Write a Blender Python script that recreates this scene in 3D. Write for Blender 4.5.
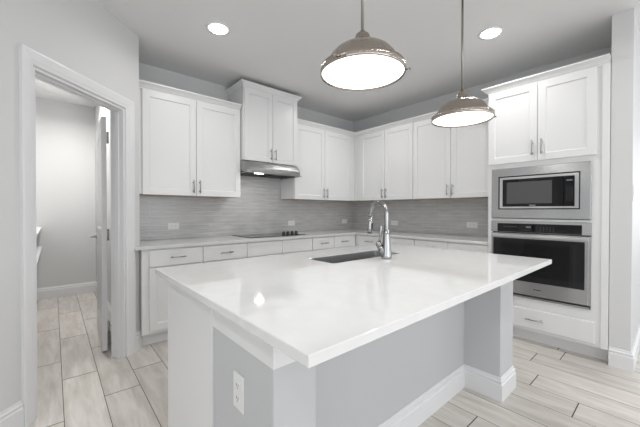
import bpy, bmesh, math, random
from mathutils import Vector, Matrix, Euler
random.seed(7)
PI = math.pi
for o in list(bpy.data.objects): bpy.data.objects.remove(o, do_unlink=True)
sc = bpy.context.scene
C = sc.collection

# ------------------------------------------------------------------ camera
H = 2.78                                   # ceiling height
cd = bpy.data.cameras.new('camera'); cam = bpy.data.objects.new('camera', cd); C.objects.link(cam)
cam.location = (-3.9677, -3.6808, 1.2319)
yw, pt, rl = math.radians(40.963), math.radians(-0.5417), math.radians(0.067)
fwd = Vector((math.sin(yw)*math.cos(pt), math.cos(yw)*math.cos(pt), math.sin(pt)))
q = fwd.to_track_quat('-Z', 'Y')
cam.rotation_euler = (q.to_matrix() @ Matrix.Rotation(rl, 3, 'Z')).to_euler()
cd.sensor_width = 36; cd.lens = 307.38/640*36; cd.clip_start = .05; cd.clip_end = 60
sc.camera = cam

# ------------------------------------------------------------------ world, light, exposure
W = bpy.data.worlds.new('world'); sc.world = W; W.use_nodes = True
bg = W.node_tree.nodes['Background']; bg.inputs[0].default_value = (.86, .93, 1, 1); bg.inputs[1].default_value = .9
sc.view_settings.view_transform = 'Standard'; sc.view_settings.look = 'None'
sc.view_settings.exposure = 0.1; sc.view_settings.gamma = 1; sc.view_settings.use_curve_mapping = False
def area(name, loc, rot, sx, sy, power, col=(1, 1, 1), shape='RECTANGLE', spread=180):
    l = bpy.data.lights.new(name, 'AREA'); l.shape = shape; l.size = sx
    if shape in ('RECTANGLE', 'ELLIPSE'): l.size_y = sy
    l.energy = power; l.color = col; l.spread = math.radians(spread)
    o = bpy.data.objects.new(name, l); C.objects.link(o); o.location = loc; o.rotation_euler = rot
    return o
# daylight through assumed, unseen windows behind the camera; right-hand pair added as fill
XW, YW = -8.0, -8.0
WIN_BACK = [(-6.6, -5.0), (-4.5, -2.9), (-2.4, -.8)]
WIN_LEFT = [(-6.9, -5.3), (-4.6, -3.0)]
WIN_ADDED_RIGHT = [(-7.2, -5.6), (-5.2, -3.9)]  # unseen openings added to brighten the pantry wall
WZ0, WZ1 = .75, 2.35
P_DAY = 26
for i, (a, b) in enumerate(WIN_BACK):
    area('daylight_back', ((a+b)/2, YW+.03, (WZ0+WZ1)/2), (PI/2, 0, 0), b-a, WZ1-WZ0, P_DAY*(.7, .7, 1.3)[i], (.93, .965, 1))
for i, (a, b) in enumerate(WIN_LEFT):
    area('daylight_left', (XW+.03, (a+b)/2, (WZ0+WZ1)/2), (PI/2, 0, -PI/2), b-a, WZ1-WZ0, P_DAY*.55, (.93, .965, 1))
for i, (a, b) in enumerate(WIN_ADDED_RIGHT):
    area('added_fill_right', (2.985, (a+b)/2, (WZ0+WZ1)/2), (PI/2, 0, PI/2), b-a, WZ1-WZ0, P_DAY*1.0, (.93, .965, 1))
P_CAN, P_PEND, E_PEND = 5.0, 1.3, 2.6

# ------------------------------------------------------------------ materials
def mat(name, col, rough=.5, metal=0, spec=.5, emit=None, es=0, coat=0):
    m = bpy.data.materials.new(name); m.use_nodes = True
    b = m.node_tree.nodes['Principled BSDF']
    b.inputs['Base Color'].default_value = (*col, 1); b.inputs['Roughness'].default_value = rough
    b.inputs['Metallic'].default_value = metal; b.inputs['Specular IOR Level'].default_value = spec
    b.inputs['Coat Weight'].default_value = coat
    if emit: b.inputs['Emission Color'].default_value = (*emit, 1); b.inputs['Emission Strength'].default_value = es
    return m
def nn(m, t, **k):
    n = m.node_tree.nodes.new(t)
    for a, v in k.items(): setattr(n, a, v)
    return n
def link(m, a, b): m.node_tree.links.new(a, b)
def noise_bump(m, scale=60, strength=.1, dist=.002, stretch=(1, 1, 1), detail=3):
    b = m.node_tree.nodes['Principled BSDF']
    tc = nn(m, 'ShaderNodeTexCoord'); mp = nn(m, 'ShaderNodeMapping'); mp.inputs['Scale'].default_value = stretch
    n = nn(m, 'ShaderNodeTexNoise'); n.inputs['Scale'].default_value = scale; n.inputs['Detail'].default_value = detail
    bp = nn(m, 'ShaderNodeBump'); bp.inputs['Strength'].default_value = strength; bp.inputs['Distance'].default_value = dist
    link(m, tc.outputs['Object'], mp.inputs['Vector']); link(m, mp.outputs[0], n.inputs['Vector'])
    link(m, n.outputs[0], bp.inputs['Height']); link(m, bp.outputs[0], b.inputs['Normal'])
    return n, mp
def vary(m, c0, c1, scale=5, stretch=(1, 1, 1), detail=4, lo=.3, hi=.7):
    b = m.node_tree.nodes['Principled BSDF']
    tc = nn(m, 'ShaderNodeTexCoord'); mp = nn(m, 'ShaderNodeMapping'); mp.inputs['Scale'].default_value = stretch
    n = nn(m, 'ShaderNodeTexNoise'); n.inputs['Scale'].default_value = scale; n.inputs['Detail'].default_value = detail
    r = nn(m, 'ShaderNodeValToRGB'); r.color_ramp.elements[0].position = lo; r.color_ramp.elements[1].position = hi
    r.color_ramp.elements[0].color = (*c0, 1); r.color_ramp.elements[1].color = (*c1, 1)
    link(m, tc.outputs['Object'], mp.inputs['Vector']); link(m, mp.outputs[0], n.inputs['Vector'])
    link(m, n.outputs[0], r.inputs[0]); link(m, r.outputs[0], b.inputs['Base Color'])
    return r
M_wall = mat('wall_paint', (.70, .70, .70), .6); noise_bump(M_wall, 220, .12, .001)
M_ceil = mat('ceiling_paint', (.82, .82, .82), .8); noise_bump(M_ceil, 150, .1, .001)
M_trim = mat('trim_paint', (.80, .80, .81), .35)
M_cab = mat('cabinet_paint', (.82, .82, .82), .32)
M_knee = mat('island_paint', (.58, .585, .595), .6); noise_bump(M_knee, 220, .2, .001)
M_quartz = mat('white_quartz', (.82, .82, .815), .06); vary(M_quartz, (.80, .80, .795), (.84, .84, .835), 14)
M_quartz2 = mat('perimeter_quartz', (.70, .70, .69), .14); vary(M_quartz2, (.66, .66, .65), (.70, .70, .69), 60)
M_steel = mat('stainless_steel', (.54, .54, .54), .22, 1); noise_bump(M_steel, 60, .05, .0005, (1, 1, 40))
M_steel2 = mat('polished_steel', (.72, .72, .72), .14, 1)
M_chrome = mat('brushed_chrome', (.36, .36, .36), .13, 1)
M_nickel = mat('brushed_nickel', (.40, .355, .31), .18, 1)
M_pull = mat('pull_nickel', (.42, .42, .42), .28, 1)
M_black = mat('black_glass', (.006, .006, .007), .05, 0, .4)
M_blackp = mat('black_plastic', (.012, .012, .012), .35)
M_window = mat('oven_window', (.012, .012, .013), .07, 0, .45)
M_mwwin = mat('microwave_window', (.085, .085, .088), .15, 0, .5)
M_grey = mat('display_print', (.45, .45, .46), .5)
M_mark = mat('panel_print', (.16, .16, .17), .5)
M_dark = mat('dark_cavity', (.03, .03, .03), .6)
M_plate = mat('outlet_plastic', (.82, .82, .81), .3)
M_slot = mat('outlet_slot', (.1, .1, .1), .5)
M_wood = mat('maple_underside', (.55, .40, .27), .5); vary(M_wood, (.50, .36, .24), (.60, .45, .31), 6, (1, 12, 12))
tg = nn(M_nickel, 'ShaderNodeTangent', direction_type='RADIAL', axis='Z'); b_ = M_nickel.node_tree.nodes['Principled BSDF']
b_.inputs['Anisotropic'].default_value = .9; b_.inputs['Anisotropic Rotation'].default_value = 0; link(M_nickel, tg.outputs[0], b_.inputs['Tangent'])
def spun():
    m = M_nickel; tc = nn(m, 'ShaderNodeTexCoord'); sp = nn(m, 'ShaderNodeSeparateXYZ'); link(m, tc.outputs['Object'], sp.inputs[0])
    at = nn(m, 'ShaderNodeMath', operation='ARCTAN2'); link(m, sp.outputs[1], at.inputs[0]); link(m, sp.outputs[0], at.inputs[1])
    n = nn(m, 'ShaderNodeTexNoise', noise_dimensions='1D'); n.inputs['Scale'].default_value = 5; n.inputs['Detail'].default_value = 2; link(m, at.outputs[0], n.inputs['W'])
    bp = nn(m, 'ShaderNodeBump'); bp.inputs['Strength'].default_value = .8; bp.inputs['Distance'].default_value = .012
    link(m, n.outputs[0], bp.inputs['Height']); link(m, bp.outputs[0], b_.inputs['Normal'])
spun()
M_rod = mat('dark_nickel', (.33, .31, .285), .3, 1)
M_lens = mat('pendant_lens', (.95, .95, .95), .3, emit=(1, .99, .97), es=E_PEND)
M_can = mat('downlight_lens', (.95, .95, .95), .3, emit=(1, .99, .97), es=14)
M_hoodlamp = mat('hood_lamp', (.95, .95, .95), .3, emit=(1, .98, .94), es=20)
M_sink = mat('sink_steel', (.58, .58, .58), .30, 1)
M_hoodsteel = mat('hood_steel', (.36, .36, .36), .30, 1); noise_bump(M_hoodsteel, 60, .05, .0005, (1, 1, 40))
M_grout = mat('floor_grout', (.11, .10, .09), .9)
M_out = mat('window_glass', (.9, .95, 1), .02)
M_out.node_tree.nodes['Principled BSDF'].inputs['Transmission Weight'].default_value = 1

# backsplash: stacked narrow glazed tile, slightly streaky
M_splash = mat('backsplash_tile', (.4, .4, .4), .22)
def splash():
    m = M_splash; b = m.node_tree.nodes['Principled BSDF']
    g = nn(m, 'ShaderNodeNewGeometry'); s = nn(m, 'ShaderNodeSeparateXYZ'); link(m, g.outputs['Position'], s.inputs[0])
    ad = nn(m, 'ShaderNodeMath', operation='ADD'); link(m, s.outputs[0], ad.inputs[0]); link(m, s.outputs[1], ad.inputs[1])
    cx = nn(m, 'ShaderNodeCombineXYZ'); link(m, ad.outputs[0], cx.inputs[0]); link(m, s.outputs[2], cx.inputs[1])
    br = nn(m, 'ShaderNodeTexBrick'); link(m, cx.outputs[0], br.inputs['Vector'])
    br.inputs['Scale'].default_value = 1; br.inputs['Brick Width'].default_value = .40; br.inputs['Row Height'].default_value = .0508
    br.inputs['Mortar Size'].default_value = .0016; br.inputs['Mortar Smooth'].default_value = .3; br.offset = .37
    br.inputs['Color1'].default_value = (.54, .54, .54, 1); br.inputs['Color2'].default_value = (.58, .575, .57, 1)
    br.inputs['Mortar'].default_value = (.74, .74, .74, 1)
    mp = nn(m, 'ShaderNodeMapping'); mp.inputs['Scale'].default_value = (3, 60, 1); link(m, cx.outputs[0], mp.inputs[0])
    n = nn(m, 'ShaderNodeTexNoise'); n.inputs['Scale'].default_value = 1.5; n.inputs['Detail'].default_value = 5; link(m, mp.outputs[0], n.inputs[0])
    r = nn(m, 'ShaderNodeValToRGB'); r.color_ramp.elements[0].color = (.80, .80, .80, 1); r.color_ramp.elements[1].color = (1.12, 1.12, 1.12, 1)
    r.color_ramp.elements[0].position = .3; r.color_ramp.elements[1].position = .7; link(m, n.outputs[0], r.inputs[0])
    mx = nn(m, 'ShaderNodeMix', data_type='RGBA', blend_type='MULTIPLY'); mx.inputs[0].default_value = 1
    link(m, br.outputs[0], mx.inputs[6]); link(m, r.outputs[0], mx.inputs[7]); link(m, mx.outputs[2], b.inputs['Base Color'])
    bp = nn(m, 'ShaderNodeBump'); bp.inputs['Strength'].default_value = .25; bp.inputs['Distance'].default_value = .002; bp.invert = True
    link(m, br.outputs[1], bp.inputs['Height']); link(m, bp.outputs[0], b.inputs['Normal'])
splash()
# floor planks: wood look porcelain, tone per plank in an attribute, streaks along the plank
M_tile = mat('plank_tile', (.6, .58, .55), .34)
def tile():
    m = M_tile; b = m.node_tree.nodes['Principled BSDF']
    tc = nn(m, 'ShaderNodeTexCoord'); at = nn(m, 'ShaderNodeAttribute'); at.attribute_name = 'tone'
    sh = nn(m, 'ShaderNodeVectorMath', operation='ADD'); sc_ = nn(m, 'ShaderNodeVectorMath', operation='SCALE'); sc_.inputs['Scale'].default_value = 30
    link(m, at.outputs['Color'], sc_.inputs[0]); link(m, tc.outputs['Object'], sh.inputs[0]); link(m, sc_.outputs[0], sh.inputs[1])
    mp = nn(m, 'ShaderNodeMapping'); mp.inputs['Scale'].default_value = (9, 1.3, 1); link(m, sh.outputs[0], mp.inputs[0])
    n = nn(m, 'ShaderNodeTexNoise'); n.inputs['Scale'].default_value = 2.2; n.inputs['Detail'].default_value = 6; n.inputs['Roughness'].default_value = .6; n.inputs['Distortion'].default_value = .4
    link(m, mp.outputs[0], n.inputs[0])
    r = nn(m, 'ShaderNodeValToRGB'); r.color_ramp.elements[0].position = .28; r.color_ramp.elements[1].position = .72
    r.color_ramp.elements[0].color = (.55, .505, .455, 1); r.color_ramp.elements[1].color = (.80, .765, .72, 1)
    link(m, n.outputs[0], r.inputs[0])
    sp = nn(m, 'ShaderNodeSeparateColor'); link(m, at.outputs['Color'], sp.inputs[0])
    mr = nn(m, 'ShaderNodeMapRange'); mr.inputs[3].default_value = .88; mr.inputs[4].default_value = 1.06; link(m, sp.outputs[0], mr.inputs[0])
    mx = nn(m, 'ShaderNodeMix', data_type='RGBA', blend_type='MULTIPLY'); mx.inputs[0].default_value = 1
    cc = nn(m, 'ShaderNodeCombineColor')
    for i in range(3): link(m, mr.outputs[0], cc.inputs[i])
    link(m, r.outputs[0], mx.inputs[6]); link(m, cc.outputs[0], mx.inputs[7]); link(m, mx.outputs[2], b.inputs['Base Color'])
tile()

# ------------------------------------------------------------------ mesh builder
class MB:
    def __init__(s): s.v = []; s.f = []; s.sm = []
    def quad(s, *pts, sm=False):
        i = len(s.v); s.v += [tuple(p) for p in pts]; s.f.append(tuple(range(i, i+len(pts)))); s.sm.append(sm); return s
    def box(s, x0, x1, y0, y1, z0, z1):
        i = len(s.v)
        s.v += [(x0, y0, z0), (x1, y0, z0), (x1, y1, z0), (x0, y1, z0), (x0, y0, z1), (x1, y0, z1), (x1, y1, z1), (x0, y1, z1)]
        for f in ((0, 3, 2, 1), (4, 5, 6, 7), (0, 1, 5, 4), (1, 2, 6, 5), (2, 3, 7, 6), (3, 0, 4, 7)):
            s.f.append(tuple(i+k for k in f)); s.sm.append(False)
        return s
    def rings(s, rings, cap0=True, cap1=True, sm=True, close=True):
        i = len(s.v); n = len(rings[0])
        for r in rings: s.v += [tuple(p) for p in r]
        for a in range(len(rings)-1):
            for k in range(n if close else n-1):
                k2 = (k+1) % n
                s.f.append((i+a*n+k, i+a*n+k2, i+(a+1)*n+k2, i+(a+1)*n+k)); s.sm.append(sm)
        if cap0: s.f.append(tuple(i+k for k in reversed(range(n)))); s.sm.append(False)
        if cap1: s.f.append(tuple(i+(len(rings)-1)*n+k for k in range(n))); s.sm.append(False)
        return s
    def lathe(s, prof, c=(0, 0, 0), seg=40, cap0=False, cap1=False, ax='z', sm=True):
        R = []
        for r, z in prof:
            ring = []
            for k in range(seg):
                a = 2*PI*k/seg; x, y = r*math.cos(a), r*math.sin(a)
                p = {'z': (x, y, z), 'y': (x, z, y), 'x': (z, x, y)}[ax]
                ring.append((c[0]+p[0], c[1]+p[1], c[2]+p[2]))
            R.append(ring)
        return s.rings(R, cap0, cap1, sm)
    def tube(s, pts, rad, seg=12, caps=True):
        pts = [Vector(p) for p in pts]; R = []; n = len(pts)
        if not hasattr(rad, '__len__'): rad = [rad]*n
        t0 = (pts[1]-pts[0]).normalized(); up = Vector((0, 0, 1)) if abs(t0.z) < .9 else Vector((1, 0, 0))
        nrm = t0.cross(up).normalized()
        for i, p in enumerate(pts):
            t = ((pts[min(i+1, n-1)]-pts[max(i-1, 0)])).normalized()
            nrm = (nrm - t*nrm.dot(t)).normalized(); bn = t.cross(nrm)
            R.append([p + (nrm*math.cos(2*PI*k/seg) + bn*math.sin(2*PI*k/seg))*rad[i] for k in range(seg)])
        return s.rings(R, caps, caps)
    def sweep(s, path, prof, side=1, sm=False, closed=False):
        """profile (outward offset, z) swept along an xy path with mitred corners; outward is to the right of travel for side=1"""
        P = [Vector(p) for p in path]; n = len(P); R = []
        for i in range(n):
            if closed: d0 = (P[i]-P[i-1]).normalized(); d1 = (P[(i+1) % n]-P[i]).normalized()
            else:
                d0 = (P[i]-P[i-1]).normalized() if i > 0 else (P[1]-P[0]).normalized()
                d1 = (P[i+1]-P[i]).normalized() if i < n-1 else d0
            n0 = Vector((d0.y, -d0.x))*side; n1 = Vector((d1.y, -d1.x))*side
            m = (n0+n1); m = m/m.length_squared*2 if m.length > 1e-6 else n0
            R.append([(P[i].x+m.x*o, P[i].y+m.y*o, z) for o, z in prof])
        if closed: R.append(R[0])
        return s.rings(R, not closed, not closed, sm)
    def out(s, name, m, parent=None, bevel=0, seg=2, loc=None, rotz=0):
        me = bpy.data.meshes.new(name); me.from_pydata(s.v, [], s.f)
        bm = bmesh.new(); bm.from_mesh(me)
        for f, k in zip(bm.faces, s.sm): f.smooth = k
        bmesh.ops.recalc_face_normals(bm, faces=bm.faces); bm.to_mesh(me); bm.free()
        me.materials.append(m)
        o = bpy.data.objects.new(name, me); C.objects.link(o)
        if parent: o.parent = parent
        if loc: o.location = loc
        o.rotation_euler = (0, 0, rotz)
        if bevel:
            b = o.modifiers.new('bevel', 'BEVEL'); b.width = bevel; b.segments = seg; b.limit_method = 'ANGLE'; b.angle_limit = math.radians(35)
        return o
def tag(o, label=None, cat=None, group=None, kind=None):
    if label: o['label'] = label
    if cat: o['category'] = cat
    if group: o['group'] = group
    if kind: o['kind'] = kind
    return o
def root(name, loc=(0, 0, 0), rotz=0, label=None, cat=None, group=None, kind=None):
    o = bpy.data.objects.new(name, None); C.objects.link(o); o.location = loc; o.rotation_euler = (0, 0, rotz); o.empty_display_size = .1
    return tag(o, label, cat, group, kind)
def struct(mb, name, m, bevel=0, label=None): return tag(mb.out(name, m, bevel=bevel), label=label, kind='structure')

# ================================================================== the room
# floor: planks run along y, 0.208 m wide
PW, PL, G = .208, .935, .0019
GJ = .0032
OFF = {-1: -1.354, 0: -.785, 1: -1.216, 2: -.951, 8: -2.918, 11: -3.29, 12: -3.022, 14: -2.914, 15: -3.071, 9: -2.35, 10: -2.6, 13: -2.75}
fl = MB(); tones = []
fl.box(XW, 3.0, YW, 2.3, -.06, -.0015)
for k in range(-20, 34):
    x0 = -3.925+PW*k; x1 = x0+PW
    if x0 < XW or x1 > 3.0: continue
    rnd = random.Random(k*13+5); off = OFF.get(k, -1.0-rnd.random()*PL)
    y = off-PL*8
    while y < 2.3:
        a, b = max(y, YW), min(y+PL, 2.3)
        if b-a > .02:
            fl.quad((x0+G, a+GJ, 0), (x1-G, a+GJ, 0), (x1-G, b-GJ, 0), (x0+G, b-GJ, 0)); tones.append(rnd.random())
        y += PL
fo = fl.out('floor', M_grout); fo.data.materials.append(M_tile); tag(fo, kind='structure')
for i, p in enumerate(fo.data.polygons):
    if i >= 6: p.material_index = 1
att = fo.data.attributes.new('tone', 'FLOAT_COLOR', 'CORNER')
for i, p in enumerate(fo.data.polygons):
    t = tones[i-6] if i >= 6 else .5
    for li in p.loop_indices: att.data[li].color = (t, t*.7, 1-t, 1)

struct(MB().box(XW-.15, 3.15, YW-.15, 2.3, H, H+.15), 'ceiling', M_ceil)
struct(MB().box(-3.384, 3.15, 0, .15, 0, H), 'wall_back', M_wall)
struct(MB().box(0, .15, -3.345, 0, 0, H), 'wall_side', M_wall)
struct(MB().box(-.620, 3.0, -3.472, -3.345, 0, H), 'wall_right', M_wall, .004)
# pantry: 45 degree wall with the door opening, return wall beside the cabinets, far walls
U = Vector((.70711, .70711)); N = Vector((.70711, -.70711)); P0 = Vector((-3.384, -.544)); WT = .115
def pw(s, d): p = P0+U*s+N*d; return (p.x, p.y)
def pbox(mb, s0, s1, d0, d1, z0, z1):
    r = [pw(s0, d1), pw(s1, d1), pw(s1, d0), pw(s0, d0)]
    return mb.rings([[(x, y, z0) for x, y in r], [(x, y, z1) for x, y in r]], sm=False)
SL, SR, ZT = -.945, -.185, 2.075           # door opening
w = MB()
def wall_seg(pts, z0, z1): w.rings([[(x, y, z0) for x, y in pts], [(x, y, z1) for x, y in pts]], sm=False)
wall_seg([pw(-1.40, 0), pw(SL, 0), pw(SL, -WT), pw(-1.40, -WT)], 0, H)
wall_seg([pw(SL, 0), pw(SR, 0), pw(SR, -WT), pw(SL, -WT)], ZT, H)
wall_seg([pw(SR, 0), pw(0, 0), (-3.384, 0), (-3.485, 0), (-3.485, pw(-.06, -WT)[1]), pw(SR, -WT)], 0, H)
struct(w, 'wall_pantry', M_wall)
pl = pw(-1.40, -WT); pl0 = pw(-1.40, 0)
struct(MB().box(-4.62, -4.50, pl0[1]+.02, 2.05, 0, H), 'wall_left', M_wall)
struct(MB().box(-4.62, pl0[0]-.001, pl0[1]-.10, pl0[1], 0, H), 'wall_front', M_wall)
struct(MB().box(-4.62, -3.37, 2.05, 2.17, 0, H), 'wall_pantry_back', M_wall)
struct(MB().box(-3.485, -3.37, .15, 2.05, 0, H), 'wall_pantry_side', M_wall)
# unseen living area walls; windows on the right wall added for fill light
def window_wall(name, axis, pos, a0, a1, wins):
    m = MB(); t = .15
    def seg(p, q_, z0, z1):
        if axis == 'y': m.box(p, q_, pos-t, pos, z0, z1)
        else: m.box(pos-t, pos, p, q_, z0, z1)
    c = a0
    for a, b in wins:
        seg(c, a, 0, H); seg(a, b, 0, WZ0); seg(a, b, WZ1, H); c = b
    seg(c, a1, 0, H); struct(m, name, M_wall)
window_wall('wall_rear', 'y', YW, XW, 3.0, WIN_BACK)
window_wall('wall_far_left', 'x', XW, YW, pl0[1]-.1, WIN_LEFT)
window_wall('wall_far_right', 'x', 3.15, YW, -3.472, WIN_ADDED_RIGHT)
struct(MB().box(XW, -4.62, pl0[1]-.1, pl0[1]+.05, 0, H), 'wall_nook', M_wall)
wi = 0
for axis, pos, wins in (('y', YW, WIN_BACK), ('x', XW, WIN_LEFT), ('x', 3.12, WIN_ADDED_RIGHT)):
    for a, b in wins:
        wi += 1; m = MB()
        for (p0, p1, z0, z1) in ((a, a+.05, WZ0, WZ1), (b-.05, b, WZ0, WZ1), (a+.05, b-.05, WZ0, WZ0+.05), (a+.05, b-.05, WZ1-.05, WZ1), (a+.05, b-.05, 1.53, 1.57)):
            if axis == 'y': m.box(p0, p1, pos-.09, pos-.03, z0, z1)
            else: m.box(pos-.09, pos-.03, p0, p1, z0, z1)
        struct(m, 'window_%d' % wi, M_trim)  # last two frame the added fill lights

# baseboards
BB = [(0, 0), (.017, 0), (.017, .104), (.011, .110), (.011, .120), (.015, .123), (.015, .127), (.007, .134), (.005, .146), (.003, .150), (0, .150)]
SH = [(0, 0), (.017, 0), (.017, .116), (.011, .122), (.011, .132), (.015, .135), (.015, .139), (.007, .146), (.004, .160), (0, .160)]
def skirt(name, path, side=1, prof=BB, parent=None):
    m = MB(); m.sweep(path, prof, side)
    if parent: return m.out(name, M_trim, parent)
    return struct(m, name, M_trim)
skirt('baseboard_right', [(-.620, -3.347), (-.620, -3.472), (3.0, -3.472)], 1)
CLO, CLI, CRI, CRO, CZ = -1.025, -.952, -.178, -.085, 2.165     # casing lines
skirt('baseboard_left', [pw(-1.40, 0), pw(CLO-.002, 0)], 1, SH)
skirt('baseboard_back', [pw(CRO+.002, 0), pw(0, 0), (-3.384, -.505)], 1, SH)
skirt('baseboard_pantry', [(-4.50, -.6), (-4.50, 2.05), (-3.485, 2.05), (-3.485, -.3)], 1, SH)
# door casing: stepped profile, mitred head
def casing(side_d, out):
    m = MB()
    CP = [(0, 0), (0, .019), (.012, .021), (.055, .017), (.070, .013), (.080, .012), (.086, .008), (.086, 0)]  # (from outer edge inwards, thickness)
    for sgn in (1,):
        wl, wr = CLI-CLO, CRO-CRI
        path = [('L', 0), ('L', 1), ('R', 1), ('R', 0)]
        R = []
        for sd, top in path:
            ring = []
            for a, t in CP:
                a_ = a/.086
                s_ = CLO+a_*wl if sd == 'L' else CRO-a_*wr
                z = CZ-a_*.085 if top else 0
                p = pw(s_, side_d+out*t); ring.append((p[0], p[1], z))
            R.append(ring)
        m.rings(R, sm=False)
    return m
struct(casing(0, 1), 'trim_1', M_trim)
struct(casing(-WT, -1), 'trim_2', M_trim)
# jamb lining and stop
jm = MB()
pbox(jm, SL, SL+.014, -WT, 0, 0, ZT); pbox(jm, SR-.014, SR, -WT, 0, 0, ZT); pbox(jm, SL+.014, SR-.014, -WT, 0, ZT-.014, ZT)
pbox(jm, SL+.014, SL+.026, -.072, -.036, 0, ZT-.014); pbox(jm, SR-.026, SR-.014, -.072, -.036, 0, ZT-.014); pbox(jm, SL+.026, SR-.026, -.072, -.036, ZT-.026, ZT-.014)
struct(jm, 'trim_3', M_trim, .002)
# pantry door leaf, open, hinge edge towards the kitchen
dr = root('door_1', (-3.6520, -.452, 0), PI/2-.035, kind='structure')
LW, LT, LZ = .72, .036, 2.04
def panel_leaf():
    m = MB(); f = .11
    cells = [(f, LW-f, .22, .92), (f, LW-f, 1.06, LZ-.12)]
    xs = [0, f, LW-f, LW]; zs = [.012, .22, .92, 1.06, LZ-.12, LZ]
    for yy, dd in ((0, 1), (-LT, -1)):
        for i in range(3):
            for j in range(5):
                c = (xs[i], xs[i+1], zs[j], zs[j+1])
                if c not in cells: m.quad((c[0], yy, c[2]), (c[1], yy, c[2]), (c[1], yy, c[3]), (c[0], yy, c[3]))
                else:
                    def R(o, y): return [(c[0]+o, y, c[2]+o), (c[1]-o, y, c[2]+o), (c[1]-o, y, c[3]-o), (c[0]+o, y, c[3]-o)]
                    m.rings([R(0, yy), R(.014, yy-dd*.009), R(.03, yy-dd*.009), R(.05, yy-dd*.003)], False, True, False)
    m.quad((0, 0, .012), (0, -LT, .012), (0, -LT, LZ), (0, 0, LZ)); m.quad((LW, 0, .012), (LW, -LT, .012), (LW, -LT, LZ), (LW, 0, LZ))
    m.quad((0, 0, .012), (LW, 0, .012), (LW, -LT, .012), (0, -LT, .012)); m.quad((0, 0, LZ), (LW, 0, LZ), (LW, -LT, LZ), (0, -LT, LZ))
    return m
panel_leaf().out('leaf', M_trim, dr)
for sy in (1, -1):
    y0 = 0 if sy > 0 else -LT
    m = MB().lathe([(.0, y0), (.026, y0), (.026, y0+sy*.008), (.011, y0+sy*.012), (.011, y0+sy*.045), (0, y0+sy*.045)], (LW-.06, 0, .965), 20, ax='y')
    m.tube([(LW-.06, y0+sy*.045, .965), (LW-.10, y0+sy*.048, .967), (LW-.17, y0+sy*.046, .962)], [.009, .008, .006])
    m.out('door_handle', M_pull, dr)
for z in (.22, 1.02, 1.86):
    m = MB().tube([(-.008, -LT-.008, z-.05), (-.008, -LT-.008, z+.05)], .008, 10)
    m.out('hinge', M_pull, dr)
# pantry shelves
for z, l in ((1.005, 'white pantry shelf glimpsed through the doorway, upper of the two'), (.735, 'white pantry shelf glimpsed through the doorway, lower of the two')):
    sh = root('pantry_shelf', (-4.50, 0, z), 0, l, 'shelf', 'shelves in the pantry')
    MB().box(0, .415, -.2, 2.04, -.02, 0).out('board', M_trim, sh, .002)
    MB().box(.385, .405, -.19, 2.03, -.055, -.02).out('front_lip', M_trim, sh, .002)
    for y in (-.15, .95, 1.95):
        m = MB().box(0, .02, y-.015, y+.015, -.22, -.02); m.quad((.02, y-.012, -.20), (.02, y+.012, -.20), (.32, y+.012, -.02), (.32, y-.012, -.02)); m.box(.02, .34, y-.012, y+.012, -.035, -.02)
        m.out('bracket', M_trim, sh)
# pantry ceiling lamp (assumed, hidden above the door head, placed to light the pantry)
def downlight(x, y, label, power=None, r=.098, vis=True):
    t = root('recessed_downlight', (x, y, H), 0, label, 'ceiling light', 'recessed ceiling downlights')
    MB().lathe([(r, -.0005), (r, -.004), (r-.012, -.009), (r-.030, -.006), (r-.030, -.0005)], seg=40).out('trim_ring', M_trim, t)
    MB().lathe([(r-.030, -.005), (r-.034, -.016), (r-.050, -.021), (.0001, -.023)], seg=36).out('lens', M_can, t)
    a = area('downlight_beam', (x, y, H-.026), (0, 0, 0), 2*r-.06, 0, power or P_CAN, (1, .985, .96), 'DISK', 160)
downlight(-2.90, -1.131, 'round recessed downlight in the ceiling above the left wall cabinets')
downlight(-1.088, -2.623, 'round recessed downlight in the ceiling in front of the oven tower')
downlight(-1.09, -1.13, 'round recessed downlight behind the left pendant near the corner')
downlight(-3.80, .95, 'assumed unseen downlight placed to light the pantry', 20)
for x, y in ((-2.9, -4.2), (-1.09, -4.2), (-4.7, -2.6), (-4.7, -4.4), (-2.9, -6.2), (-5.6, -6.2)):  # unseen ceiling lamps added for more light, no fixtures built
    area('downlight_beam', (x, y, H-.016), (0, 0, 0), .14, 0, P_CAN, (1, .985, .96), 'DISK', 160)

# ================================================================== backsplash
bs = MB()
bs.rings([[(x, -.0005, z) for x, z in L_] for L_ in ([(-3.382, .915), (-.0095, .915), (-.0095, 1.389), (-1.522, 1.389), (-1.522, 1.822), (-2.302, 1.822), (-2.302, 1.389), (-3.382, 1.389)],)]+
         [[(x, -.009, z) for x, z in [(-3.382, .915), (-.0095, .915), (-.0095, 1.389), (-1.522, 1.389), (-1.522, 1.822), (-2.302, 1.822), (-2.302, 1.389), (-3.382, 1.389)]]], sm=False)
tag(bs.out('tile_backsplash', M_splash), 'grey narrow tile backsplash behind the black cooktop', 'backsplash')
tag(MB().box(-.009, -.0005, -2.440, -.0, .915, 1.389).out('tile_backsplash', M_splash), 'grey narrow tile backsplash between the corner and the oven tower', 'backsplash')

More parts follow.
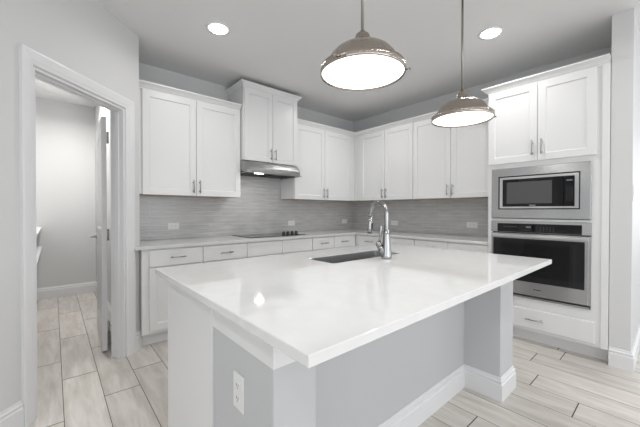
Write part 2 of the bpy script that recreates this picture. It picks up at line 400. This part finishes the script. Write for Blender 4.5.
# ================================================================== cabinets
def shaker(x0, x1, z0, z1, yf, t=.02, fr=.062):
    m = MB()
    def R(o, y): return [(x0+o, y, z0+o), (x1-o, y, z0+o), (x1-o, y, z1-o), (x0+o, y, z1-o)]
    m.rings([R(0, yf+t), R(0, yf+.0015), R(.0015, yf), R(fr-.003, yf), R(fr, yf+.003), R(fr+.003, yf+.009), R(fr+.010, yf+.010)], True, True, False)
    return m
def slab(x0, x1, z0, z1, yf, t=.02):
    m = MB()
    def R(o, y): return [(x0+o, y, z0+o), (x1-o, y, z0+o), (x1-o, y, z1-o), (x0+o, y, z1-o)]
    m.rings([R(0, yf+t), R(0, yf+.003), R(.003, yf)], True, True, False)
    return m
def pull(x, z, yf, parent, vert=True, L=.135):
    m = MB(); h = L/2; g = .030
    e = (lambda t: (x, yf-g, z+t)) if vert else (lambda t: (x+t, yf-g, z))
    p = (lambda t, y: (x, y, z+t)) if vert else (lambda t, y: (x+t, y, z))
    m.tube([e(-h), e(h)], .0058, 10)
    for s in (-h*.68, h*.68): m.tube([p(s, yf), p(s, yf-.004), p(s, yf-.004), p(s, yf-g)], [.0075, .0075, .005, .005], 10)
    return m.out('handle', M_pull, parent)
def door(parent, x0, x1, z0, z1, yf, hx, hz, fr=.062):
    d = shaker(x0, x1, z0, z1, yf, fr=fr).out('door', M_cab, parent)
    if hx is not None: pull(hx, hz, yf, d)
def drawer(parent, x0, x1, z0, z1, yf, handle=True):
    d = slab(x0, x1, z0, z1, yf).out('drawer' if handle else 'false_front', M_cab, parent)
    if handle: pull((x0+x1)/2, (z0+z1)/2, yf, d, False)
CR = [(0, 0), (.004, 0), (.006, .012), (.014, .016), (.022, .028), (.038, .042), (.050, .049), (.053, .052), (.053, .064), (0, .064)]
def crown(parent, path, z, prof=CR, k=1):
    m = MB(); m.sweep(path, [(o*k, z+dz) for o, dz in prof], 1); return m.out('crown_moulding', M_cab, parent)
def place(wall, s): return ((s, 0, 0), 0) if wall == 'A' else ((0, -s, 0), -PI/2)
ZU, ZD, DU = 1.389, 2.397, .342
# --- wall A uppers (local x along the wall, y towards the room negative)
def upper(wall, s, w_, doors, label, z0=ZU, z1=ZD, left_pad=0, right_pad=0, crown_path=None, ck=1, body_w=None, DU=DU):
    loc, rz = place(wall, s)
    t = root('wall_cabinet', loc, rz, label, 'cabinet', 'white shaker wall cabinets')
    MB().box(0, body_w or w_, -(DU-.02), -.010, z0+.004, z1+.01).out('body', M_cab, t, .001)
    MB().box(.012, (body_w or w_)-.012, -(DU-.04), -.012, z0, z0+.004).out('bottom_panel', M_wood, t)['label'] = 'bare wood underside of the cabinet'
    n = doors; a = left_pad; b = w_-right_pad; dw = (b-a)/n
    for i in range(n):
        x0, x1 = a+dw*i+.0024, a+dw*(i+1)-.0024
        hx = (x1-.030) if i % 2 == 0 else (x0+.030)
        door(t, x0, x1, z0-.002, z1, -DU, hx, z0+.095)
    crown(t, crown_path, z1+.003, k=ck)
    return t
f = -(DU-.016)
upper('A', -3.380, 1.076, 2, 'two-door white wall cabinet left of the range hood', left_pad=.058, crown_path=[(0, f), (1.076, f)])
fh = -(.415-.016)
hc = upper('A', -2.294, .772, 2, 'tall narrow white cabinet above the range hood, reaching the ceiling', z0=1.824, z1=2.664, left_pad=.006, right_pad=.006, crown_path=[(0, 0), (0, fh), (.772, fh), (.772, 0)], ck=.8, DU=.415)
upper('A', -1.520, 1.520-.012, 2, 'two-door white wall cabinet between the range hood and the corner', left_pad=.004, right_pad=.422, crown_path=[(0, f), (1.520-.326, f)], body_w=1.520-.012)
cB = upper('B', .326, 1.390-.326, 2, 'two-door white wall cabinet on the side wall next to the corner', left_pad=.135, crown_path=[(0, f), (1.390-.326, f)])
upper('B', 1.393, 1.046, 2, 'two-door white wall cabinet beside the microwave tower', right_pad=.02, crown_path=[(0, f), (1.046, f)])

# --- base cabinets
FB = .62
def base(wall, s, w_, label, splits, pads=(0, 0), handles=True, kick_ext=0):
    loc, rz = place(wall, s)
    t = root('base_cabinet', loc, rz, label, 'cabinet', 'white base cabinets')
    MB().box(0, w_, -(FB-.02), -.010, .118, .883).out('body', M_cab, t, .001)
    MB().box(0, w_, -(FB-.10), -(FB-.118), 0, .118).out('toe_kick', M_cab, t)
    a = pads[0]; b = w_-pads[1]; n = splits; dw = (b-a)/n
    for i in range(n):
        x0, x1 = a+dw*i+.0024, a+dw*(i+1)-.0024
        drawer(t, x0, x1, .722, .876, -FB, handles)
        hx = (x1-.030) if i % 2 == 0 else (x0+.030)
        door(t, x0, x1, .148, .712, -FB, hx, .625)
    return t
base('A', -3.380, 1.014, 'white base cabinet with two drawers at the left end by the pantry', 2, (.056, 0))
base('A', -2.364, .925, 'white base cabinet with plain fronts under the black cooktop', 2, handles=False)
base('A', -1.437, .836, 'white base cabinet with two small drawers right of the cooktop', 2, (0, .056))
base('B', .601, .989, 'white base cabinet on the side wall next to the corner', 2, (.059, 0))
base('B', 1.592, .846, 'white base cabinet on the side wall beside the oven tower', 2)
# perimeter countertop, one L shaped slab
ct = MB(); e = .640
Lp = [(-3.382, -.0095), (-3.382, -.546), (-3.438, -.602), (-3.438, -e), (-e, -e), (-e, -2.440), (-.0095, -2.440), (-.0095, -.0095)]
ct.rings([[(x, y, .884) for x, y in Lp], [(x, y, .914) for x, y in Lp]], sm=False)
tag(ct.out('countertop', M_quartz2, bevel=.003), 'pale grey stone countertop wrapping the corner under the wall cabinets', 'countertop')

# --- cooktop
t = root('cooktop', (-2.262, -.50, .914), 0, 'black glass electric cooktop set into the back counter', 'cooktop')
MB().box(0, .807, 0, .465, .0005, .007).out('glass_top', M_black, t, .0015)
m = MB()
for cx_, cy_, r in ((.17, .12, .08), (.17, .32, .10), (.46, .32, .075), (.42, .12, .09)):
    m.lathe([(r, .0071), (r, .0076), (r-.003, .0076), (r-.003, .0071)], (cx_, cy_, 0), 40)
m.out('burner_ring', M_grey, t)
for i in range(4):
    k = MB().lathe([(0, .007), (.0235, .007), (.0235, .013), (.021, .017), (.0195, .046), (.0175, .050), (0, .050)], (.497+i*.065, .055, 0), 24)
    k.box(.494+i*.065, .500+i*.065, .038, .072, .049, .053); k.out('knob', M_blackp, t)
# --- range hood
t = root('range_hood', (-2.304, 0, 1.672), 0, 'slim stainless steel range hood under the tall cabinet', 'range hood')
HWd = .785; hp = [(-.012, .150), (-.38, .150), (-.425, .140), (-.462, .108), (-.488, .062), (-.498, .026), (-.498, .004), (-.485, 0)]
def hood_ring(x, k): return [(x, -.012 if y > -.02 else -.012+(y+.012)*k, z*(.55+.45*k) if z > 0 else 0) for y, z in hp]
m = MB(); R = []
for x, k in ((0, .93), (.01, .97), (.05, 1), (HWd-.05, 1), (HWd-.015, .97), (HWd, .90)): R.append([(x,)+p[1:] for p in hood_ring(x, k)])
m.rings(R, True, True, False, close=False)
m.out('canopy', M_hoodsteel, t)
m = MB().box(.01, HWd-.01, -.475, -.014, .012, .020)
for k in range(2): m.box(.06+k*.36, .34+k*.36, -.30, -.06, .004, .012)
m.out('filter_panel', M_dark, t)
m = MB().box(.0, HWd, -.497, -.470, -.001, .006); m.box(0, .012, -.47, -.014, -.001, .006); m.box(HWd-.012, HWd, -.47, -.014, -.001, .006); m.out('bottom_rim', M_hoodsteel, t)
MB().box(.16, .26, -.435, -.385, .003, .011).out('lamp', M_hoodlamp, t)
MB().box(.40, .50, -.45, -.39, .0, .011).out('switch_box', M_steel, t)
for k in range(3): MB().lathe([(0, 0), (.006, 0), (.006, -.004), (0, -.004)], (.42+k*.03, -.42, 0), 12).out('button', M_blackp, t)
area('hood_lamp_light', (-2.304+.21, -.41, 1.670), (0, 0, 0), .05, .03, 1.0, (1, .97, .92))

# --- outlets
def outlet(x, y, z, rz, horiz, label, w_=.118, h_=.072):
    t = root('wall_outlet', (x, y, z), rz, label, 'outlet', 'white electrical outlets')
    if not horiz: w_, h_ = h_, w_
    MB().box(-w_/2, w_/2, -.006, 0, -h_/2, h_/2).out('cover_plate', M_plate, t, .002)
    for s in (-1, 1):
        cx_, cz_ = (s*.021, 0) if horiz else (0, s*.021)
        rr = .0165
        ring = [(cx_+rr*math.cos(a)*(.85 if horiz else 1), cz_+rr*math.sin(a)*(1 if horiz else .85)) for a in [2*PI*k/20 for k in range(20)]]
        sock = MB().rings([[(a, -.006, b) for a, b in ring], [(a, -.0085, b) for a, b in ring]]).out('socket', M_plate, t)
        m = MB()
        for s2 in (-1, 1):
            if horiz: m.box(cx_-.004, cx_+.004, -.0092, -.0084, s2*.006-.001, s2*.006+.001)
            else: m.box(s2*.006-.001, s2*.006+.001, -.0092, -.0084, cz_-.004+.003, cz_+.004+.003)
        if not horiz: m.box(-.002, .002, -.0092, -.0084, cz_-.009, cz_-.006)
        else: m.box(cx_+.007, cx_+.010, -.0092, -.0084, -.002, .002)
        m.out('slots', M_slot, sock)
    return t
outlet(-2.952, -.009, 1.058, 0, True, 'white horizontal outlet on the tiles left of the cooktop')
outlet(-1.335, -.009, 1.048, 0, True, 'white horizontal outlet on the tiles right behind the cooktop knobs')
outlet(-.232, -.009, 1.052, 0, True, 'white horizontal outlet on the cooktop wall tiles close to the corner')
outlet(-.009, -.868, 1.044, -PI/2, True, 'white horizontal outlet on the side wall tiles right of the faucet')
outlet(-.009, -2.026, 1.056, -PI/2, True, 'wide white outlet on the side wall tiles beside the oven tower', .134)

# ================================================================== oven tower (local x along wall B from y=-2.441)
T0 = 2.441; loc, rz = place('B', T0); FT = .642
t = root('oven_tower_cabinet', loc, rz, 'tall white cabinet tower holding the microwave and wall oven', 'cabinet')
TW = 3.345-T0-.002; bf = -(FT-.020)
yL, yR = 2.476-T0, 3.237-T0
m = MB().box(0, yL, bf, -.002, .118, 2.405); m.box(yR, TW, bf, -.002, .118, 2.405)
m.box(yL, yR, bf, -.002, 1.645, 2.405); m.box(yL, yR, bf, -.002, 1.135, 1.155); m.box(yL, yR, bf, -.002, .118, .418)
m.box(yL, yR, -.03, -.002, .418, 1.135); m.box(yL, yR, -.03, -.002, 1.155, 1.645)
m.out('body', M_cab, t)
MB().box(TW-.045, TW, bf-.010, bf-.0002, .118, 2.405).out('filler_strip', M_cab, t, .001)
MB().box(0, TW, bf+.085, bf+.10, 0, .118).out('toe_kick', M_cab, t)
xm = 2.8605-T0
door(t, .003, xm-.002, 1.692, 2.397, -FT, xm-.036, 1.81)
door(t, xm+.002, 3.264-T0, 1.692, 2.397, -FT, xm+.036, 1.81)
drawer(t, .003, 3.262-T0, .146, .322, -FT)
crown(t, [(0, -.395), (0, -FT+.016), (TW, -FT+.016)], 2.400)
# microwave with trim kit
ms = root('built_in_microwave', (bf, -T0, 0), -PI/2, 'built-in stainless microwave with wide trim frame, above the oven', 'microwave')
a0, a1, b0, b1 = yL+.001, 3.236-T0, 1.158, 1.643
def frame(x0, x1, z0, z1, i0, i1, j0, j1, yf, yb, prof=.006):
    m = MB()
    def R(o, y, X0, X1, Z0, Z1): return [(X0+o, y, Z0+o), (X1-o, y, Z0+o), (X1-o, y, Z1-o), (X0+o, y, Z1-o)]
    m.rings([R(0, yb, x0, x1, z0, z1), R(0, yf+prof, x0, x1, z0, z1), R(prof*.8, yf, x0, x1, z0, z1), R(0, yf, i0, i1, j0, j1), R(0, yb, i0, i1, j0, j1), R(0, yb, x0, x1, z0, z1)], False, False, False)
    return m
i0, i1, j0, j1 = 2.541-T0, 3.166-T0, 1.245, 1.565
frame(a0, a1, b0, b1, i0, i1, j0, j1, -.022, -.0005).out('trim_frame', M_steel, ms)
MB().box(i0-.004, i1+.004, -.0005, .40, j0-.004, j1+.004).out('cavity', M_dark, ms)
frame(i0+.008, i1-.008, j0+.008, j1-.008, 2.577-T0, 3.129-T0, 1.272, 1.534, -.018, -.0008, .003).out('door_frame', M_steel2, ms)
split = 3.053-T0
MB().box(2.577-T0, split-.0015, -.0155, -.001, 1.272, 1.534).out('door_glass', M_black, ms)
MB().box(split+.0015, 3.129-T0, -.0155, -.001, 1.272, 1.534).out('control_panel', M_black, ms)
MB().box(2.612-T0, 2.972-T0, -.0162, -.0150, 1.301, 1.505).out('window', M_mwwin, ms)
m = MB()
for r in range(7):
    for c in range(3): m.box(split+.018+c*.018, split+.026+c*.018, -.0162, -.0152, 1.325+r*.018, 1.328+r*.018)
m.out('keypad_marks', M_mark, ms)
MB().box(split+.02, split+.06, -.0162, -.0152, 1.49, 1.502).out('clock_display', M_mark, ms)
MB().box(2.80-T0, 2.85-T0, -.0162, -.0152, 1.281, 1.287).out('name_plate', M_grey, ms)
# wall oven
ov = root('wall_oven', (bf, -T0, 0), -PI/2, 'built-in stainless wall oven with black glass door, below the microwave', 'oven')
o0, o1 = yL+.001, 3.236-T0
m = MB().box(o0, o1, -.018, 0, 1.028, 1.133); m.box(o0, o1, -.012, 0, .420, 1.018); m.out('housing', M_steel, ov, .002)
MB().box(o0+.01, o1-.01, .0, .45, .43, 1.12).out('cavity', M_dark, ov)
cpx0, cpx1 = 2.534-T0, 3.179-T0
MB().box(cpx0, cpx1, -.020, -.0182, 1.031, 1.112).out('control_panel', M_black, ov)
m = MB()
for k in range(5): m.box(.15+k*.024, .162+k*.024, -.0212, -.0201, 1.080, 1.084)
m.out('key_marks', M_mark, ov)
m = MB()
for k in range(5):
    for r in range(3): m.box(.445+k*.024, .452+k*.024, -.0212, -.0201, 1.052+r*.014, 1.055+r*.014)
m.out('keypad_marks', M_mark, ov)
MB().box(.335, .375, -.0212, -.0201, 1.074, 1.088).out('clock_display', M_mark, ov)
od = MB().box(o0+.012, o1-.012, -.034, -.012, .452, 1.016).out('oven_door', M_steel, ov, .003)
MB().box(o0+.026, 3.200-T0, -.0362, -.0342, .575, .972).out('window', M_window, od)
MB().box(o0+.10, 3.200-T0-.075, -.0368, -.0362, .63, .92).out('inner_window', M_black, od)
m = MB().box(o0+.020, o1-.010, -.052, -.0342, .984, 1.010); m.out('handle', M_steel2, od, .006)
MB().box(2.84-T0, 2.90-T0, -.0352, -.0342, .508, .515).out('name_plate', M_dark, od)
m = MB().box(o0, o1, -.022, -.012, .4205, .446)
m.out('vent_trim', M_dark, ov)
MB().box(o0+.004, o1-.004, -.026, -.0222, .424, .434).out('vent_lip', M_steel, ov)

# ================================================================== island
IX1, IX2, IY1, IY2 = -3.547, -1.501, -3.158, -1.824
isl = root('kitchen_island', ((IX1+IX2)/2, (IY1+IY2)/2, 0), 0, 'large grey-white kitchen island base with recessed seating side', 'island')
ox, oy = -(IX1+IX2)/2, -(IY1+IY2)/2
def L(mb):
    mb.v = [(x+ox, y+oy, z) for x, y, z in mb.v]; return mb
LX, RX = -3.505, -1.548; WY, RY, SX = -2.950, -2.715, -3.348; RWX = -1.783
m = MB()
pts = [(LX, -2.523), (LX, WY), (SX, WY), (SX, RY), (RWX, RY), (RWX, WY), (RX, WY), (RX, -2.523)]
m.rings([[(x, y, 0) for x, y in pts], [(x, y, .8838) for x, y in pts]], sm=False)
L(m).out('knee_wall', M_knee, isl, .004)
L(MB().box(LX-.008, LX+.018, -2.5225, -1.930, 0, .8838)).out('end_panel', M_cab, isl, .001)['label'] = 'smooth white end panel'
L(MB().box(RX-.018, RX+.008, -2.5225, -1.868, 0, .8838)).out('end_panel', M_cab, isl, .001)['label'] = 'smooth white end panel'
L(MB().box(LX+.019, RX-.019, -2.5225, -1.888, .118, .640)).out('cabinet_body', M_cab, isl)
L(MB().box(LX+.018, RX-.018, -1.97, -1.95, 0, .118)).out('toe_kick', M_cab, isl)
m = MB(); m.sweep([(RX, -2.525), (RX, WY), (RWX, WY), (RWX, RY), (SX, RY), (SX, WY), (LX, WY), (LX, -2.525)], BB, -1)
L(m).out('baseboard', M_trim, isl)
MC = [(0, .785), (.014, .785), (.018, .789), (.018, .800), (.014, .805), (.016, .822), (.022, .840), (.032, .856), (.037, .870), (.037, .8838), (0, .8838)]
m = MB(); m.sweep([(LX, -2.4700), (LX, WY), (LX+.105, WY)], MC, -1)
L(m).out('cove_moulding', M_cab, isl, .001)
for k in range(4):
    x0 = LX+.02+k*.480
    d = shaker(0, .474, .148, .876, -.001, .019).out('door', M_cab, isl, loc=(x0+.478+ox, -1.888+oy, 0), rotz=PI)
    pull(.03 if k % 2 else .444, .78, -.001, d)
t_out = outlet(LX, -2.744, .634, -PI/2, False, 'white vertical outlet on the end of the island')
# island top with sink cutout
SKX0, SKX1, SKY0, SKY1 = -2.700, -1.990, -2.345, -2.090
m = MB()
def rr(x0, x1, y0, y1, r, n=5):
    o = []
    for cx_, cy_, a0_ in ((x1-r, y1-r, 0), (x0+r, y1-r, 90), (x0+r, y0+r, 180), (x1-r, y0+r, 270)):
        for k in range(n+1): a = math.radians(a0_+90*k/n); o.append((cx_+r*math.cos(a), cy_+r*math.sin(a)))
    return o
inner = rr(SKX0, SKX1, SKY0, SKY1, .022)
def outer_match():
    o = []; n = 5
    for cx_, cy_ in ((IX2, IY2), (IX1, IY2), (IX1, IY1), (IX2, IY1)):
        for k in range(n+1): o.append((cx_, cy_))
    return o
def bevrect(o): return [(IX2-o, IY2-o), (IX1+o, IY2-o), (IX1+o, IY1+o), (IX2-o, IY1+o)]
zt, zb = .914, .884; n6 = 6
top_o = bevrect(.002); V = m.v
def addring(ps, z):
    i = len(V); V.extend([(x, y, z) for x, y in ps]); return i
A = addring(top_o, zt); B = addring(bevrect(0), zt-.002); B2 = addring(bevrect(0), zb+.002); Bb = addring(bevrect(.002), zb)
I1 = addring(inner, zt); I2 = addring(inner, zb)
def F(*a): m.f.append(tuple(a)); m.sm.append(False)
for (o_, i_) in ((A, I1), (Bb, I2)):
    for c in range(4):
        for k in range(5): F(o_+c, i_+c*6+k, i_+c*6+k+1)
        c2 = (c+1) % 4; F(o_+c, i_+c*6+5, i_+c2*6, o_+c2)
for (p, q_) in ((A, B), (B, B2), (B2, Bb)):
    for c in range(4): c2 = (c+1) % 4; F(p+c, p+c2, q_+c2, q_+c)
for k in range(24): F(I1+k, I1+(k+1) % 24, I2+(k+1) % 24, I2+k)
tag(m.out('island_countertop', M_quartz), 'large glossy white quartz countertop on the island', 'countertop')
# undermount sink
sk = root('kitchen_sink', ((SKX0+SKX1)/2, (SKY0+SKY1)/2, .884), 0, 'stainless undermount sink sunk into the island top', 'sink')
hx_, hy_ = (SKX1-SKX0)/2, (SKY1-SKY0)/2
def rc(g, z, r=.022): return [(x, y, z) for x, y in rr(-hx_-g, hx_+g, -hy_-g, hy_+g, max(r+g, .004))]
m = MB(); m.rings([rc(-.0005, .0275), rc(-.003, .0282), rc(-.006, .0265), rc(-.010, -.17), rc(-.024, -.185), rc(-.10, -.190)], False, True, False)
m.rings([rc(-.0005, .0275), rc(-.0005, -.001), rc(.03, -.001), rc(.03, -.004), rc(.002, -.004), rc(-.002, -.18), rc(-.10, -.196)], False, True, False)
m.out('basin', M_sink, sk)
MB().lathe([(.001, -.1895), (.03, -.1895), (.04, -.1875), (.045, -.1895)], seg=24).out('drain', M_steel2, sk)
# faucet
fx, fy = -2.300, -2.432
fa = root('kitchen_faucet', (fx, fy, .914), 0, 'chrome gooseneck pull-down faucet beside the island sink', 'faucet')
MB().lathe([(0, .0002), (.034, .0002), (.036, .006), (.035, .020), (.032, .050), (.028, .085), (.0245, .120), (.021, .160), (.019, .190), (.0, .192)], seg=28).out('body', M_chrome, fa)
pts = []; R0 = .068
for k in range(6): pts.append((0.0, 0, .12+k*.034))
for k in range(0, 17):
    a = PI*k/16*.97; pts.append((0, R0-R0*math.cos(a), .296+math.sin(a)*R0*1.12))
pts.append((0, 2*R0+.003, .262))
MB().tube(pts, .0145, 16).out('spout', M_chrome, fa)
m = MB().lathe([(0, .165), (.0175, .165), (.0205, .171), (.0205, .195), (.0175, .240), (.0158, .275), (0, .275)], (0, 2*R0+.003, 0), 20)
hd = m.out('spray_head', M_chrome, fa)
MB().box(-.009, .009, 2*R0+.003-.021, 2*R0+.003-.014, .190, .232).out('spray_button', M_blackp, hd, .002)
m = MB().lathe([(.0175, .1649), (.016, .160), (.012, .158), (0, .158)], (0, 2*R0+.003, 0), 20); m.out('nozzle', M_blackp, hd)
# side handle: stub arm rising from the body with an upright lever
sd = Vector((-.76, .65, 0))*.9
m = MB().tube([(0, 0, .035), sd*.030+Vector((0, 0, .055)), sd*.052+Vector((0, 0, .085))], [.024, .022, .019], 14)
m.lathe([(.0, -.020), (.012, -.018), (.020, -.008), (.0215, 0), (.020, .008), (.012, .018), (0, .020)], tuple(sd*.056+Vector((0, 0, .095))), 18)
hl = m.out('valve_arm', M_chrome, fa)
m = MB().tube([sd*.052+Vector((0, 0, .100)), sd*.046+Vector((0, 0, .150)), sd*.040+Vector((0, 0, .205)), sd*.038+Vector((0, 0, .222))], [.0085, .0085, .011, .009], 12)
m.out('lever', M_chrome, hl)

# ================================================================== pendants
def pendant(x, y, z, label, rz=0):
    t = root('pendant_light', (x, y, z), rz, label, 'pendant light', 'pendant lamps over the island')
    dome = [(.186, .017), (.184, .021), (.172, .027), (.163, .038), (.158, .049), (.148, .067), (.132, .086), (.110, .102), (.084, .113), (.056, .119), (.030, .121)]
    inn = [(r-.003, zz-.002) for r, zz in reversed(dome)]
    MB().lathe(dome+inn, seg=56).out('shade', M_nickel, t)
    MB().lathe([(.183, .020), (.190, .020), (.193, .016), (.193, -.009), (.191, -.012), (.187, -.012), (.183, .020)], seg=56).out('rim', M_nickel, t)
    MB().lathe([(.1855, -.003), (.150, -.004), (.08, -.005), (.0005, -.0055)], seg=48).out('diffuser', M_lens, t)
    MB().lathe([(.040, .119), (.040, .127), (.034, .131), (.034, .162), (.030, .172), (.018, .178), (.012, .188), (0, .188)], seg=28).out('socket_cap', M_nickel, t)
    MB().tube([(0, 0, .168), (0, 0, H-z-.02)], .0072, 12).out('rod', M_rod, t)
    MB().lathe([(0, H-z-.026), (.02, H-z-.026), (.055, H-z-.016), (.062, H-z-.001), (0, H-z-.001)], seg=32).out('canopy', M_nickel, t)
    for k in range(3):
        a = 2*PI*k/3; c, s = math.cos(a), math.sin(a)
        MB().tube([(c*.190, s*.190, .001), (c*.205, s*.205, .001), (c*.205, s*.205, .001), (c*.212, s*.212, .001)], [.0028, .0028, .0055, .0055], 10).out('thumbscrew', M_nickel, t)
    area('pendant_beam', (x, y, z-.014), (0, 0, 0), .34, 0, P_PEND, (1, .985, .96), 'DISK', 170)
pendant(-2.896, -2.741, 1.863, 'brushed nickel dome pendant over the island, larger in view, left of the other', math.radians(-51))
pendant(-1.892, -2.742, 1.852, 'brushed nickel dome pendant over the island, smaller in view, nearer the microwave', math.radians(-51))

# switch on the far face of the right wall
t = root('light_switch', (-.53, -3.472, 1.375), 0, 'pale light switch plate at the right edge of the frame', 'switch')
MB().box(-.085, .085, -.006, 0, -.06, .06).out('cover_plate', M_plate, t, .002)
for k in (-1, 0, 1): MB().box(k*.046-.016, k*.046+.016, -.009, -.006, -.033, .033).out('rocker', M_plate, t, .001)
